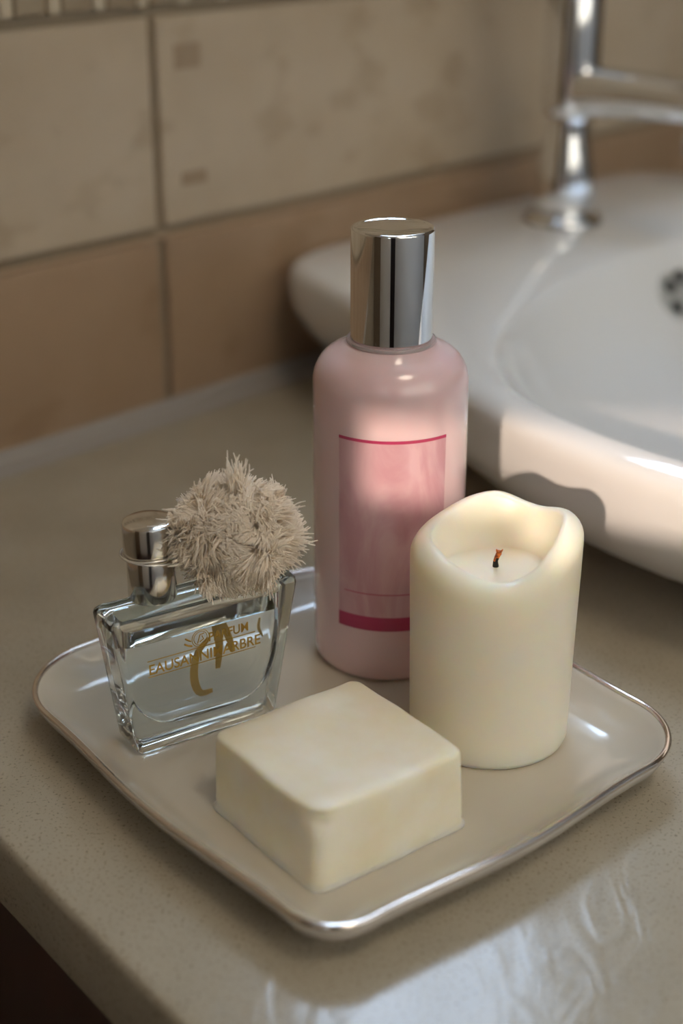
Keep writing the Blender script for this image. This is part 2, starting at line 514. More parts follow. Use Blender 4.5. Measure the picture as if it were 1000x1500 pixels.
# overflow rose on the back slope of the bowl: disc with hole shade painted as dark plugs
def cover_disc(radius, hole_r, ring_r, n_holes, thick):
    bm = bmesh.new()
    prof = [(radius, 0), (radius, thick * 0.6), (radius * 0.94, thick), (radius * 0.2, thick * 1.15), (0.0004, thick * 1.2)]
    lathe(bm, prof, 48)
    return bm
ov_c = wp(0.782, -0.4655, 0.0475)
nrm = (wp(0, 1, 0) * 0.80 + Vector((0, 0, 1)) * 0.60).normalized()
rotm = nrm.to_track_quat('Z', 'Y').to_matrix().to_4x4()
OM = Matrix.Translation(ov_c) @ rotm
bm = cover_disc(0.024, 0.004, 0.013, 6, 0.002)
bmesh.ops.transform(bm, matrix=OM, verts=bm.verts)
rose = from_bm('overflow_rose', bm, mat('satin_metal', srgb(186, 186, 182), 0.35, 0.35), None, True, 50); reparent(rose, basin); rose['label'] = 'round chrome overflow cover'
for k in range(6):
    a = 2 * PI * k / 6 + 0.3
    bm = bmesh.new()
    lathe(bm, [(0.0045, 0.0012), (0.0045, 0.0026), (0.0038, 0.00265)], 20, 0.0135 * math.cos(a), 0.0135 * math.sin(a))
    bmesh.ops.transform(bm, matrix=OM, verts=bm.verts)
    h = from_bm('hole_shade_disc', bm, M_dark, None, True, 50)
    h.parent = rose
    h.matrix_parent_inverse = rose.matrix_parent_inverse.inverted() @ rose.matrix_parent_inverse @ Matrix.Identity(4)

# ------------------------------------------------------------------ tap
FX = wp(0.779, -0.556, 0.0802)
tap = thing('faucet', 'chrome mixer tap with pear-shaped stem standing on the back of the white basin', 'faucet', FX, math.atan2(WY, WX))
# local frame: x along the wall, -y towards the room
bm = bmesh.new()
lathe(bm, [(0.0245, 0), (0.025, 0.002), (0.0235, 0.0045), (0.018, 0.007)], 48)
from_bm('base_ring', bm, M_chrome, tap, True, 50)
bm = bmesh.new()
lathe(bm, [(0.0165, 0.0065), (0.0182, 0.012), (0.0188, 0.020), (0.0180, 0.030), (0.0160, 0.042), (0.0136, 0.054), (0.0118, 0.066), (0.0125, 0.069)], 48)
from_bm('stem', bm, M_chrome, tap, True, 60)
bm = bmesh.new()
lathe(bm, [(0.0135, 0.0665), (0.0165, 0.069), (0.0172, 0.074), (0.0172, 0.138), (0.0165, 0.1405)], 48)
from_bm('body', bm, M_chrome, tap, True, 50)
bm = bmesh.new()
pts = []; rr = []
for i in range(13):
    t = i / 12
    pts.append((0, -0.010 - 0.092 * t, 0.0825 + 0.001 * math.sin(t * PI)))
    rr.append(0.0150 - 0.0035 * t)
pts += [(0, -0.106, 0.0823), (0, -0.1085, 0.0820)]; rr += [0.0095, 0.004]
tube(bm, pts, rr, 28)
from_bm('spout', bm, M_chrome, tap, True, 60)
bm = bmesh.new()
lathe(bm, [(0.0098, 0.055), (0.0102, 0.057), (0.0102, 0.0665), (0.009, 0.068), (0.009, 0.078)], 32, 0, -0.094)
from_bm('aerator', bm, M_chrome, tap, True, 50)
bm = bmesh.new()
lathe(bm, [(0.0150, 0.1408), (0.0165, 0.143), (0.0165, 0.160), (0.013, 0.166), (0.005, 0.169)], 40)
hd = from_bm('handle', bm, M_chrome, tap, True, 50)
bm = bmesh.new()
tube(bm, [(0, -0.006, 0.158), (0, -0.03, 0.166), (0, -0.065, 0.176), (0, -0.082, 0.179)], [0.005, 0.0046, 0.0042, 0.003], 16)
from_bm('lever', bm, M_chrome, hd, True, 60)

# ------------------------------------------------------------------ tray
TU = 48.45
TC = Vector((-0.0005, 0.4664))
tray = thing('tray', 'square off-white dish with rounded corners and a silvery rim, holding the bath items', 'tray', (TC.x, TC.y, 0), R(39.42))
# local axes: x = right-far edge direction, y = left-far edge direction
HU, HV = 0.0857, 0.0976
def rrect(hu, hv, r, z, n_side=14, n_c=12, bulge=0.0016):
    rs = r if isinstance(r, tuple) else (r,) * 4
    pts = []
    cs = [(sx * (hu - q), sy * (hv - q), a0) for (sx, sy, a0), q in zip(((1, 1, 0), (-1, 1, 90), (-1, -1, 180), (1, -1, 270)), rs)]
    for ci, (cx, cy, a0) in enumerate(cs):
        q = rs[ci]; q2 = rs[(ci + 1) % 4]
        for i in range(n_c + 1):
            a = R(a0 + 90 * i / n_c)
            pts.append((cx + q * math.cos(a), cy + q * math.sin(a)))
        nx, ny, na = cs[(ci + 1) % 4]
        a1 = R(a0 + 90)
        ax, ay = cx + q * math.cos(a1), cy + q * math.sin(a1)
        bx, by = nx + q2 * math.cos(a1), ny + q2 * math.sin(a1)
        for i in range(1, n_side):
            t = i / n_side
            s = bulge * math.sin(PI * t) ** 2
            pts.append((ax + (bx - ax) * t + math.cos(a1) * s, ay + (by - ay) * t + math.sin(a1) * s))
    return [(x, y, z) for x, y in pts]
CRS = (0.042, 0.036, 0.018, 0.031)
def tring(inset, z):
    return rrect(HU - inset, HV - inset, tuple(max(c - inset * 0.8, 0.007) for c in CRS), z, bulge=0.0035, n_c=16, n_side=20)
bm = bmesh.new()
outer = [(0.034, 0.0004), (0.024, 0.0006), (0.0165, 0.0018), (0.0105, 0.0040), (0.0058, 0.0068), (0.0026, 0.0100), (0.0010, 0.0132), (0.0004, 0.0154)]
inner = [(0.0012, 0.0160), (0.0024, 0.0157), (0.0040, 0.0142), (0.0070, 0.0114), (0.0110, 0.0086), (0.0155, 0.0068), (0.020, 0.0061), (0.030, 0.0060), (0.06, 0.0060)]
rings_mesh(bm, [tring(a, z) for a, z in outer + inner])
for f in bm.faces:
    if f.calc_center_median().length > 0: pass
dish = from_bm('dish', bm, [M_tray, M_tray_under], tray, True, 80)
for p in dish.data.polygons:
    if p.normal.z < 0.02 and p.center.z < 0.0156:
        p.material_index = 1
bm = bmesh.new()
tube(bm, tring(0.0010, 0.0160), 0.00115, 12, closed=True)
rm = from_bm('metal_rim', bm, M_rim, tray, True)
rm['label'] = 'thin silvery metal edge'

# ------------------------------------------------------------------ lotion bottle
LB = Vector((0.0182, 0.5272, 0.0061))
lot = thing('lotion_bottle', 'tall pink plastic lotion bottle with mirror chrome cap behind the candle', 'bottle', LB)
RB = 0.0288
bm = bmesh.new()
prof = [(RB * 0.80, 0.0), (RB * 0.93, 0.0003), (RB * 0.975, 0.0016), (RB * 0.99, 0.004), (RB, 0.010)]
for i in range(1, 20):
    prof.append((RB + 0.0002 * math.sin(i / 20 * PI), 0.010 + 0.101 * i / 20))
rs = 0.0125
for i in range(11):
    a = i / 10 * R(78)
    prof.append((RB - rs + rs * math.cos(a), 0.1130 + rs * 1.08 * math.sin(a)))
prof += [(0.0170, 0.1273), (0.0145, 0.1282), (0.0142, 0.130)]
lathe(bm, prof, 96)
from_bm('body', bm, M_lotion, lot, True, 60)
bm = bmesh.new()
lathe(bm, [(0.0143, 0.1275), (0.0163, 0.1276), (0.0166, 0.1283), (0.0163, 0.1290), (0.0143, 0.1291)], 72)
cl = from_bm('collar', bm, M_collar, lot, True, 50); cl['label'] = 'thin clear ring under the cap'
bm = bmesh.new()
RC = 0.0150
prof = [(RC - 0.0006, 0.1294), (RC, 0.1299), (RC, 0.1690)]
for i in range(1, 7):
    a = i / 6 * PI / 2
    prof.append((RC - 0.0010 + 0.0010 * math.cos(a), 0.1690 + 0.0010 * math.sin(a)))
prof += [(RC - 0.0018, 0.1697), (RC - 0.0024, 0.1695), (0.004, 0.1694)]
lathe(bm, prof, 96)
cp = from_bm('cap', bm, M_chrome_cap, lot, True, 40); cp['label'] = 'mirror chrome cap'
def patch(a0, a1, z0, z1, r, th=0.00012, na=40, nz=8, zf=None):
    bm = bmesh.new()
    grid = []
    for side in (0, 1):
        g = []
        for j in range(nz + 1):
            row = []
            for i in range(na + 1):
                a = a0 + (a1 - a0) * i / na
                z = z0 + (z1 - z0) * j / nz
                rr = r + th * side
                row.append(bm.verts.new((rr * math.sin(a), -rr * math.cos(a), z)))
            g.append(row)
        grid.append(g)
    A, Bq = grid
    for j in range(nz):
        for i in range(na):
            bm.faces.new((Bq[j][i], Bq[j][i + 1], Bq[j + 1][i + 1], Bq[j + 1][i]))
            bm.faces.new((A[j][i + 1], A[j][i], A[j + 1][i], A[j + 1][i + 1]))
    for j in range(nz):
        for i in (0, na):
            bm.faces.new((A[j][i], Bq[j][i], Bq[j + 1][i], A[j + 1][i]))
    for i in range(na):
        for j in (0, nz):
            bm.faces.new((A[j][i], A[j][i + 1], Bq[j][i + 1], Bq[j][i]))
    return bm
LA0, LA1 = R(-41), R(42)
lab = from_bm('label', patch(LA0, LA1, 0.0285, 0.0995, RB + 0.00015), M_label, lot, True, 60)
lab['label'] = 'rose pink front label'
for z0, z1 in ((0.0984, 0.0995), (0.0228, 0.0285)):
    s = from_bm('stripe', patch(LA0, LA1, z0, z1, RB + 0.00028, nz=2), M_label_line, lab, True, 60)
    s['label'] = 'magenta stripe'
s = from_bm('printed_line', patch(R(-36), R(20), 0.0378, 0.0383, RB + 0.00030, th=0.00005, nz=1), M_label_print, lab, True, 60)

# ------------------------------------------------------------------ pillar candle
CB = Vector((0.0531, 0.4670, 0.0061))
can = thing('pillar_candle', 'ivory pillar candle with a melted hollow top and burnt wick', 'candle', CB)
RCN = 0.0288
knots = [(0, 0.0854), (22, 0.0840), (42, 0.0805), (62, 0.0805), (82, 0.0842), (105, 0.0822), (130, 0.0785), (155, 0.0768), (180, 0.0768),
         (205, 0.0765), (228, 0.0742), (250, 0.0715), (268, 0.0702), (285, 0.0712), (305, 0.0752), (328, 0.0825), (346, 0.0856), (360, 0.0854)]
def rimh(deg):
    deg %= 360
    for (a, h0), (b_, h1) in zip(knots[:-1], knots[1:]):
        if a <= deg <= b_:
            t = (deg - a) / (b_ - a)
            t = t * t * (3 - 2 * t)
            return h0 + (h1 - h0) * t
def rimh_s(deg):
    return sum(rimh(deg + d) * w_ for d, w_ in ((-12, .15), (-6, .22), (0, .26), (6, .22), (12, .15)))
POOL = 0.0645
bm = bmesh.new()
NC = 128
rings = []
def crad(z):
    return RCN * (0.985 + 0.045 * min(1, max(0, z / 0.08)))
for r_, z in ((RCN * 0.90, 0), (RCN * 0.965, 0.0006), (RCN * 0.985, 0.0022)):
    rings.append([(r_ * math.cos(2 * PI * i / NC), r_ * math.sin(2 * PI * i / NC), z) for i in range(NC)])
for k in range(1, 17):
    ring = []
    for i in range(NC):
        a = 2 * PI * i / NC
        top = rimh_s(math.degrees(a)) - 0.0075
        z = 0.003 + (top - 0.003) * k / 16
        r_ = crad(z) * (1 + 0.004 * noise.noise(Vector((math.cos(a) * 2, math.sin(a) * 2, z * 40))))
        ring.append((r_ * math.cos(a), r_ * math.sin(a), z))
    rings.append(ring)
# rounded lip
for k in range(1, 9):
    ph = k / 8 * R(100)
    ring = []
    for i in range(NC):
        a = 2 * PI * i / NC
        top = rimh_s(math.degrees(a))
        r_ = crad(top) - 0.0062 * (1 - math.cos(ph))
        ring.append((r_ * math.cos(a), r_ * math.sin(a), top - 0.0075 + 0.0075 * math.sin(ph)))
    rings.append(ring)
# inner slope to the pool
r_start = None
for k in range(1, 19):
    t = k / 18
    ring = []
    for i in range(NC):
        a = 2 * PI * i / NC
        dg = math.degrees(a)
        top = rimh_s(dg) - 0.0075 + 0.0075 * math.sin(R(100))
        rs_ = crad(top) - 0.0062 * (1 - math.cos(R(100)))
        rp = 0.0165 + 0.0012 * math.sin(a * 2 + 1) + (0.0015 if 200 < dg < 330 else 0)
        if t < 0.72:
            u = t / 0.72
            r_ = rs_ + (rp - rs_) * u
            s = 1 - (1 - math.cos(u * PI)) / 2
            z = POOL + 0.0006 + (top - POOL - 0.0006) * (0.35 * s + 0.65 * (1 - u) ** 1.6)
        else:
            u = (t - 0.72) / 0.28
            r_ = rp * (1 - u) + 0.0012 * u
            z = POOL + 0.0006 * (1 - u) + 0.00045 * math.exp(-((r_ - 0.0135) / 0.0009) ** 2) + 0.0012 * math.exp(-(r_ / 0.0022) ** 2)
        ring.append((r_ * math.cos(a), r_ * math.sin(a), z))
    rings.append(ring)
rings_mesh(bm, rings)
wax = from_bm('wax_body', bm, M_wax, can, True, 100)
bm = bmesh.new()
wx = [Vector((0.0, 0.0, POOL - 0.002)), Vector((0.0002, 0, POOL + 0.001)), Vector((0.0001, 0, POOL + 0.003)), Vector((0.0005, 0, POOL + 0.0045)),
      Vector((0.0011, 0, POOL + 0.0058)), Vector((0.0012, 0, POOL + 0.0068))]
tube(bm, wx, [0.0013, 0.0011, 0.00085, 0.0009, 0.0010, 0.0009], 10)
wick = from_bm('wick', bm, [M_wick_black, M_wick_orange], can, True, 60)
wick['label'] = 'burnt wick, black below and orange at the tip'
for p in wick.data.polygons:
    if p.center.z > POOL + 0.0038:
        p.material_index = 1
bm = bmesh.new()
tube(bm, [wx[-1] + Vector((-0.0007, 0, -0.0002)), wx[-1] + Vector((-0.0010, 0, 0.0006))], [0.0004, 0.0002], 6)
tube(bm, [wx[-1] + Vector((0.0006, 0, -0.0003)), wx[-1] + Vector((0.0012, 0, 0.0006))], [0.0004, 0.0002], 6)
from_bm('frayed_tip', bm, M_wick_orange, wick, True)

# ------------------------------------------------------------------ soap
su = Vector((0.798, 0.603)); sang = math.atan2(su.y, su.x)
SC = Vector((-0.0012, 0.4140))
bm = bmesh.new()
def soap_ring(hu, hv, r, z, jit):
    pts = rrect(hu, hv, r, z, 16, 8, 0.0004)
    out = []
    for x, y, zz in pts:
        n = noise.noise(Vector((x * 90, y * 90, z * 60 + 3)))
        d = Vector((x, y)).normalized() * n * jit
        # nick on the corner nearest the viewer, just under the top
        k = math.exp(-((x + hu) ** 2 + (y + hv) ** 2) / 0.006 ** 2) * math.exp(-((z - 0.0245) / 0.0035) ** 2)
        out.append((x + d.x + 0.0030 * k, y + d.y + 0.0030 * k, zz + noise.noise(Vector((x * 70, y * 70, 9))) * jit * 0.7 * (1 if z > 0.02 else 0)))
    return out
hu, hv, H_ = 0.0305, 0.0300, 0.0283
prof = [(-0.0007, 0.0), (-0.0008, 0.0003), (-0.0002, 0.0008), (0.0002, 0.0018), (0.0002, 0.004)]
for k in range(1, 12): prof.append((0.0003 + 0.0005 * k / 12, 0.004 + 0.0215 * k / 12))
prof += [(0.0008, 0.0268), (0.0011, 0.0276), (0.0017, 0.0281), (0.0026, 0.0284), (0.006, 0.0285), (0.011, 0.0285), (0.018, 0.0285)]
rings_mesh(bm, [soap_ring(hu - i, hv - i, max(0.0044 - i * 0.5, 0.0016), z, 0.0005) for i, z in prof])
so = from_bm('soap_bar', bm, M_soap, None, True, 75)
so.location = (SC.x, SC.y, 0.0061); so.rotation_euler = (0, 0, sang)
so['label'] = 'thick square bar of cream soap lying in front on the tray'
so['category'] = 'soap'

# ------------------------------------------------------------------ perfume bottle
pa = R(31.7)
PB = Vector((-0.0709, 0.4477, 0.0061))
ac = Vector((math.cos(pa), math.sin(pa)))
perf = thing('perfume_bottle', 'pale teal glass perfume bottle with silver cap and gold lettering on the tray', 'bottle', PB, pa)
# local: x along the front face, y away, z up.  front-left foot at the origin
def pring(z, off=0.0, rc=0.0022):
    t = min(1, max(0, z / 0.054))
    xl = 0.0 - 0.0072 * t + off
    xr = 0.0550 + 0.0108 * t - off
    y0 = 0.0 + 0.0002 * t + off
    y1 = 0.0185 - off
    r = max(rc, 0.0006)
    pts = []
    for cx, cy, a0 in ((xr - r, y1 - r, 0), (xl + r, y1 - r, 90), (xl + r, y0 + r, 180), (xr - r, y0 + r, 270)):
        for i in range(6):
            a = R(a0 + 90 * i / 5)
            pts.append((cx + r * math.cos(a), cy + r * math.sin(a), z))
    return pts
bm = bmesh.new()
rings = [pring(0.0, 0.0018), pring(0.0005, 0.0006), pring(0.0016, 0.0)]
rings += [pring(0.0016 + 0.0504 * k / 8) for k in range(1, 9)]
rings += [pring(0.0532, 0.0004), pring(0.0540, 0.0013)]
rings_mesh(bm, rings)
# cavity (normals point into the glass = inwards facing)
def cav(z, zb=0.0085, zt=0.0485, g=0.0, rc=0.0035):
    """cavity cross-section: U-shaped, narrower towards its floor"""
    t = (z - zb) / (zt - zb)
    q = math.sqrt(max(0, 1 - (1 - min(1, t / 0.62)) ** 2.2))
    xl = 0.0150 - 0.0165 * q + g
    xr = 0.0410 + 0.0180 * q - g
    y0, y1 = 0.0036 + g, 0.0150 - g
    pts = []
    r = rc
    for cx, cy, a0 in ((xr - r, y1 - r, 0), (xl + r, y1 - r, 90), (xl + r, y0 + r, 180), (xr - r, y0 + r, 270)):
        for i in range(6):
            a = R(a0 + 90 * i / 5)
            pts.append((cx + r * math.cos(a), cy + r * math.sin(a), z))
    return pts
bmesh.ops.recalc_face_normals(bm, faces=bm.faces)
zs = [0.0085, 0.0088, 0.0096, 0.011, 0.013, 0.0155, 0.0185, 0.022, 0.026, 0.0305, 0.035, 0.040, 0.0425]
za = [0.0425, 0.0450, 0.0470, 0.0485]
# air space above the perfume: one open surface, closed off by the perfume's own mesh
bm2 = bmesh.new()
rings_mesh(bm2, [cav(z) for z in za], closed_bottom=False)
for f in bm2.faces:
    c_ = f.calc_center_median(); f.normal_update()
    if (c_ - Vector((0.028, 0.0093, 0.0455))).dot(f.normal) > 0:
        f.normal_flip()
tmp = bpy.data.meshes.new('tmp'); bm2.to_mesh(tmp); bm2.free()
bm.from_mesh(tmp)
gb = from_bm('glass_body', bm, M_glass, perf, True, 30, recalc=False)
bm = bmesh.new()
rings_mesh(bm, [cav(z) for z in zs])
lq = from_bm('liquid', bm, [M_liquid, M_liquid_top], perf, True, 35)
for p in lq.data.polygons:
    if p.normal.z > 0.9 and p.center.z > 0.0424:
        p.material_index = 1
# cap, standing on the shoulder towards the left
def to_local(v):
    d = Vector((v[0] - PB.x, v[1] - PB.y))
    return (d.x * ac.x + d.y * ac.y, -d.x * ac.y + d.y * ac.x)
cx_, cy_ = to_local((-0.0658, 0.4672))
bm = bmesh.new()
lathe(bm, [(0.0083, 0.0541), (0.0085, 0.0545), (0.0085, 0.0692), (0.0082, 0.0697)], 64, cx_, cy_)
nk = from_bm('neck_sleeve', bm, M_silver, perf, True, 40)
bm = bmesh.new()
lathe(bm, [(0.0088, 0.0698), (0.0093, 0.0702), (0.0094, 0.0708), (0.0094, 0.0815), (0.0091, 0.0825), (0.0083, 0.0830), (0.0045, 0.0835), (0.0006, 0.0836)], 64, cx_, cy_)
cpp = from_bm('cap', bm, M_silver, perf, True, 40)
# gold lettering on the front face
def text_mesh(body, size, x, y, z, name, m, parent, rot=(PI / 2, 0, 0), sx=1.0, ext=0.00004, bold=0.00006):
    cu = bpy.data.curves.new(name, 'FONT')
    cu.body = body; cu.size = size; cu.extrude = ext; cu.offset = bold
    cu.align_x = 'LEFT'
    o = bpy.data.objects.new(name + '_tmp', cu)
    C.objects.link(o)
    dg = bpy.context.evaluated_depsgraph_get()
    me = bpy.data.meshes.new_from_object(o.evaluated_get(dg))
    C.objects.unlink(o); bpy.data.objects.remove(o)
    me.materials.clear()
    me.transform(Matrix.Translation((x, y, z)) @ Matrix.Rotation(rot[2], 4, 'Z') @ Matrix.Rotation(rot[0], 4, 'X') @ Matrix.Diagonal((sx, 1, 1, 1)))
    return link(name, me, m, parent, False)
t1 = text_mesh('EAUSANNIMARBRE', 0.0056, 0.0052, -0.00006, 0.0316, 'lettering', M_gold, perf, sx=0.92)
t2 = text_mesh('PARFUM', 0.0050, 0.0285, -0.00006, 0.0382, 'small_lettering', M_gold, perf, sx=0.86)
bm = bmesh.new()
for z0, z1 in ((0.0368, 0.0371), (0.0306, 0.0309)):
    box(bm, 0.0050, 0.0470, -0.00012, -0.00003, z0, z1)
lathe_pts = []
ex, ez = 0.0255, 0.0405
for rr_ in (0.0033, 0.0026):
    tube(bm, [(ex + rr_ * math.cos(2 * PI * i / 40), -0.00008, ez + rr_ * math.sin(2 * PI * i / 40)) for i in range(40)], 0.00014, 6, closed=True)
tube(bm, [(ex - 0.0012, -0.00008, ez - 0.0018), (ex - 0.0002, -0.00008, ez + 0.0014), (ex + 0.0014, -0.00008, ez + 0.0016)], 0.0002, 6)
tube(bm, [(ex - 0.0004, -0.00008, ez - 0.0014), (ex + 0.0012, -0.00008, ez - 0.0006), (ex + 0.0006, -0.00008, ez + 0.0008)], 0.0002, 6)
tube(bm, [(ex - 0.0062, -0.00008, ez - 0.0008), (ex - 0.0048, -0.00008, ez - 0.0018), (ex - 0.0034, -0.00008, ez - 0.0022)], 0.00035, 6)
tube(bm, [(ex - 0.0058, -0.00008, ez + 0.0012), (ex - 0.0046, -0.00008, ez + 0.0002), (ex - 0.0038, -0.00008, ez - 0.0002)], 0.0003, 6)
em = from_bm('emblem', bm, M_gold, perf, True, 50)
em['label'] = 'gold ring emblem between two fine lines'
# large gold script on the back face, seen through the glass
bm = bmesh.new()
yb = 0.0187
def stroke(pts, w):
    n = 14
    P = []
    for i in range(n + 1):
        t = i / n * (len(pts) - 1)
        k = min(int(t), len(pts) - 2); u = t - k
        a = Vector(pts[max(k - 1, 0)]); b_ = Vector(pts[k]); c_ = Vector(pts[k + 1]); d_ = Vector(pts[min(k + 2, len(pts) - 1)])
        P.append(0.5 * ((2 * b_) + (-a + c_) * u + (2 * a - 5 * b_ + 4 * c_ - d_) * u * u + (-a + 3 * b_ - 3 * c_ + d_) * u ** 3))
    L_, R_ = [], []
    for i, q in enumerate(P):
        d = (P[min(i + 1, n)] - P[max(i - 1, 0)]).normalized()
        nn = Vector((-d.y, d.x)) * w * (0.55 + 0.45 * math.sin(PI * i / n))
        L_.append((q + nn)); R_.append((q - nn))
    va = [[bm.verts.new((p.x, y, p.y)) for p in side] for y in (yb, yb + 0.00012) for side in (L_, R_)]
    for i in range(n):
        bm.faces.new((va[0][i], va[0][i + 1], va[1][i + 1], va[1][i]))
        bm.faces.new((va[2][i], va[3][i], va[3][i + 1], va[2][i + 1]))
        bm.faces.new((va[0][i], va[2][i], va[2][i + 1], va[0][i + 1]))
        bm.faces.new((va[1][i], va[1][i + 1], va[3][i + 1], va[3][i]))
    bm.faces.new((va[0][0], va[1][0], va[3][0], va[2][0])); bm.faces.new((va[0][n], va[2][n], va[3][n], va[1][n]))
stroke([(0.0350, 0.0105), (0.0300, 0.0110), (0.0280, 0.0180), (0.0295, 0.0270), (0.0345, 0.0325)], 0.0016)
stroke([(0.0375, 0.0190), (0.0385, 0.0290), (0.0375, 0.0370), (0.0400, 0.0450)], 0.0017)
stroke([(0.0440, 0.0240), (0.0425, 0.0300), (0.0400, 0.0370), (0.0380, 0.0410)], 0.0014)
stroke([(0.0300, 0.0380), (0.0370, 0.0400), (0.0450, 0.0385)], 0.0009)
stroke([(0.0560, 0.0270), (0.0545, 0.0310), (0.0550, 0.0350)], 0.0006)
bk = from_bm('back_script', bm, M_gold_back, perf, False)
bk['label'] = 'large gold script strokes on the rear face'

# ------------------------------------------------------------------ cotton pompom tied to the cap
pom = thing('cotton_pompom', 'fluffy cream cotton yarn pompom tied by a cord to the silver perfume cap', 'pompom', (-0.0368, 0.4675, 0.0625))
PC3 = Vector((-0.0368, 0.4675, 0.0835))
base = Vector(pom.location)
def blob_r(v):
    """radius of the pompom's core along the unit direction v: a lumpy, folded ball"""
    r = 1 / math.sqrt((v.x / 0.0205) ** 2 + (v.y / 0.0140) ** 2 + (v.z / 0.0168) ** 2)
    r *= 1 + 0.26 * noise.noise(v * 1.9 + Vector((4.1, 2.2, 0.7))) + 0.16 * noise.noise(v * 4.3 + Vector((1, 8, 3)))
    # folds: one dips in beside the cap, one runs down the right half
    for fd, dep, wid in (((-0.62, -0.72, -0.05), 0.20, 0.16), ((0.30, -0.80, -0.52), 0.16, 0.15), ((0.25, -0.55, 0.80), 0.10, 0.12), ((0.12, -0.45, -0.88), 0.22, 0.18)):
        k = (v - Vector(fd).normalized()).length
        r *= 1 - dep * math.exp(-(k / wid) ** 2 / 2)
    return r
bm = bmesh.new()
g = bmesh.ops.create_icosphere(bm, subdivisions=4, radius=1.0)
for v in g['verts']:
    d_ = v.co.normalized()
    v.co = d_ * blob_r(d_) * 0.80 + PC3 - base
    v.co.z = max(v.co.z, 0.0004)
from_bm('yarn_core', bm, M_yarn_core, pom, True)
bm = bmesh.new()
cap_c = Vector((-0.0658, 0.4672, 0)) - Vector((PC3.x, PC3.y, 0))
def strand(root, d0, d1, L_, rad_):
    pts = []; p = root.copy(); n = 5
    for i in range(n + 1):
        pts.append(p.copy())
        t = i / n
        d = (d0 * (1 - t) + d1 * t)
        d += Vector((random.gauss(0, .12), random.gauss(0, .12), random.gauss(0, .12)))
        d.normalize()
        p = p + d * (L_ / n)
    for q in pts:                       # keep clear of the bottle's shoulder and cap
        wz = q.z + PC3.z
        if wz < 0.0612: q.z = 0.0612 - PC3.z + random.random() * 0.0006
        h = Vector((q.x - cap_c.x, q.y - cap_c.y))
        if h.length < 0.0102:
            h = h.normalized() * 0.0102
            q.x, q.y = cap_c.x + h.x, cap_c.y + h.y
    pts = [q + PC3 - base for q in pts]
    tube(bm, pts, [rad_ * s for s in (1.0, 1.0, 1.0, 0.95, 0.85, 0.55)], 5)
cnt = 0
while cnt < 10000:
    v = Vector((random.gauss(0, 1), random.gauss(0, 1), random.gauss(0, 1))).normalized()
    if v.y > 0.35 and random.random() < 0.6: continue
    p = v * blob_r(v) * 0.87
    nrm_ = Vector((v.x / 0.0205, v.y / 0.014, v.z / 0.0168)).normalized()
    f = Vector((noise.noise(v * 1.6 + Vector((3, 1, 7))), noise.noise(v * 1.6 + Vector((11, 5, 2))), noise.noise(v * 1.6 + Vector((6, 9, 14)))))
    f += 0.7 * Vector((noise.noise(p * 210 + Vector((3, 1, 7))), noise.noise(p * 210 + Vector((11, 5, 2))), noise.noise(p * 210 + Vector((6, 9, 14)))))
    f = f - nrm_ * f.dot(nrm_)
    f = f.normalized()
    edge = 1 - abs(v.y)                 # yarn ends stand out more round the rim
    up = 0.50 + 0.45 * edge + 0.6 * max(0, noise.noise(v * 3.1 + Vector((9, 9, 1))))
    d0 = (nrm_ * (up + 0.25) + f).normalized()
    d1 = (nrm_ * (up - 0.40) + f * 1.1 + Vector((0, 0, -0.15))).normalized()
    strand(p, d0, d1, random.uniform(0.0050, 0.0092), random.uniform(0.00022, 0.00031))
    cnt += 1
# tufts that stick out: top spike, right fan, lower lobes
def tuft(c, d, n, spread, L0, L1):
    d = Vector(d).normalized()
    for _ in range(n):
        q = Vector(c) + Vector((random.gauss(0, .0016), random.gauss(0, .0016), random.gauss(0, .0012)))
        dd = (d + Vector((random.gauss(0, spread), random.gauss(0, spread), random.gauss(0, spread)))).normalized()
        strand(q, dd, (dd + Vector((random.gauss(0, .2), random.gauss(0, .2), random.gauss(0, .2)))).normalized(), random.uniform(L0, L1), random.uniform(0.00022, 0.00032))
tuft((0.0015, -0.003, 0.0160), (-0.02, -0.05, 1), 60, 0.13, 0.008, 0.0135)
tuft((0.0060, -0.003, 0.0140), (0.75, -0.1, 0.7), 10, 0.14, 0.006, 0.010)
tuft((0.0165, -0.004, 0.0000), (1, -0.2, -0.02), 70, 0.20, 0.006, 0.010)
tuft((0.0150, -0.004, -0.0040), (1, -0.2, -0.45), 40, 0.20, 0.005, 0.009)
tuft((0.0140, -0.003, 0.0090), (1, -0.1, 0.35), 60, 0.22, 0.005, 0.009)
tuft((0.0110, -0.007, -0.0100), (0.1, -0.4, -0.8), 60, 0.25, 0.004, 0.008)
tuft((-0.0085, -0.010, -0.0120), (0.1, -0.5, -0.8), 70, 0.3, 0.004, 0.007)
tuft((-0.0190, -0.003, 0.0070), (-0.9, -0.1, 0.35), 60, 0.3, 0.003, 0.007)
tuft((-0.0150, -0.008, -0.0030), (-0.9, -0.5, -0.1), 60, 0.3, 0.003, 0.006)
fy = from_bm('yarn_fringe', bm, M_yarn, pom, True, recalc=False)
# cord looped twice round the cap
bm = bmesh.new()
ccx, ccy = -0.0658 - base.x, 0.4672 - base.y
for zc, tilt, rr_ in ((0.0771, 0.05, 0.0101), (0.0762, -0.08, 0.0104)):
    pts = []
    for i in range(48):
        a = 2 * PI * i / 48
        x = rr_ * math.cos(a); y = rr_ * math.sin(a)
        pts.append((ccx + x + (0.0016 if x > 0.008 else 0), ccy + y, zc - base.z + tilt * x - 0.05 * y))
    tube(bm, pts, 0.0004, 8, closed=True)
tube(bm, [(ccx + 0.0104, ccy - 0.001, 0.0768 - base.z), (ccx + 0.0135, ccy - 0.001, 0.0775 - base.z), (ccx + 0.019, ccy, 0.0785 - base.z)], 0.0006, 8)
cdo = from_bm('cord', bm, M_cord, pom, True)
cdo['label'] = 'thin shiny cord loop'

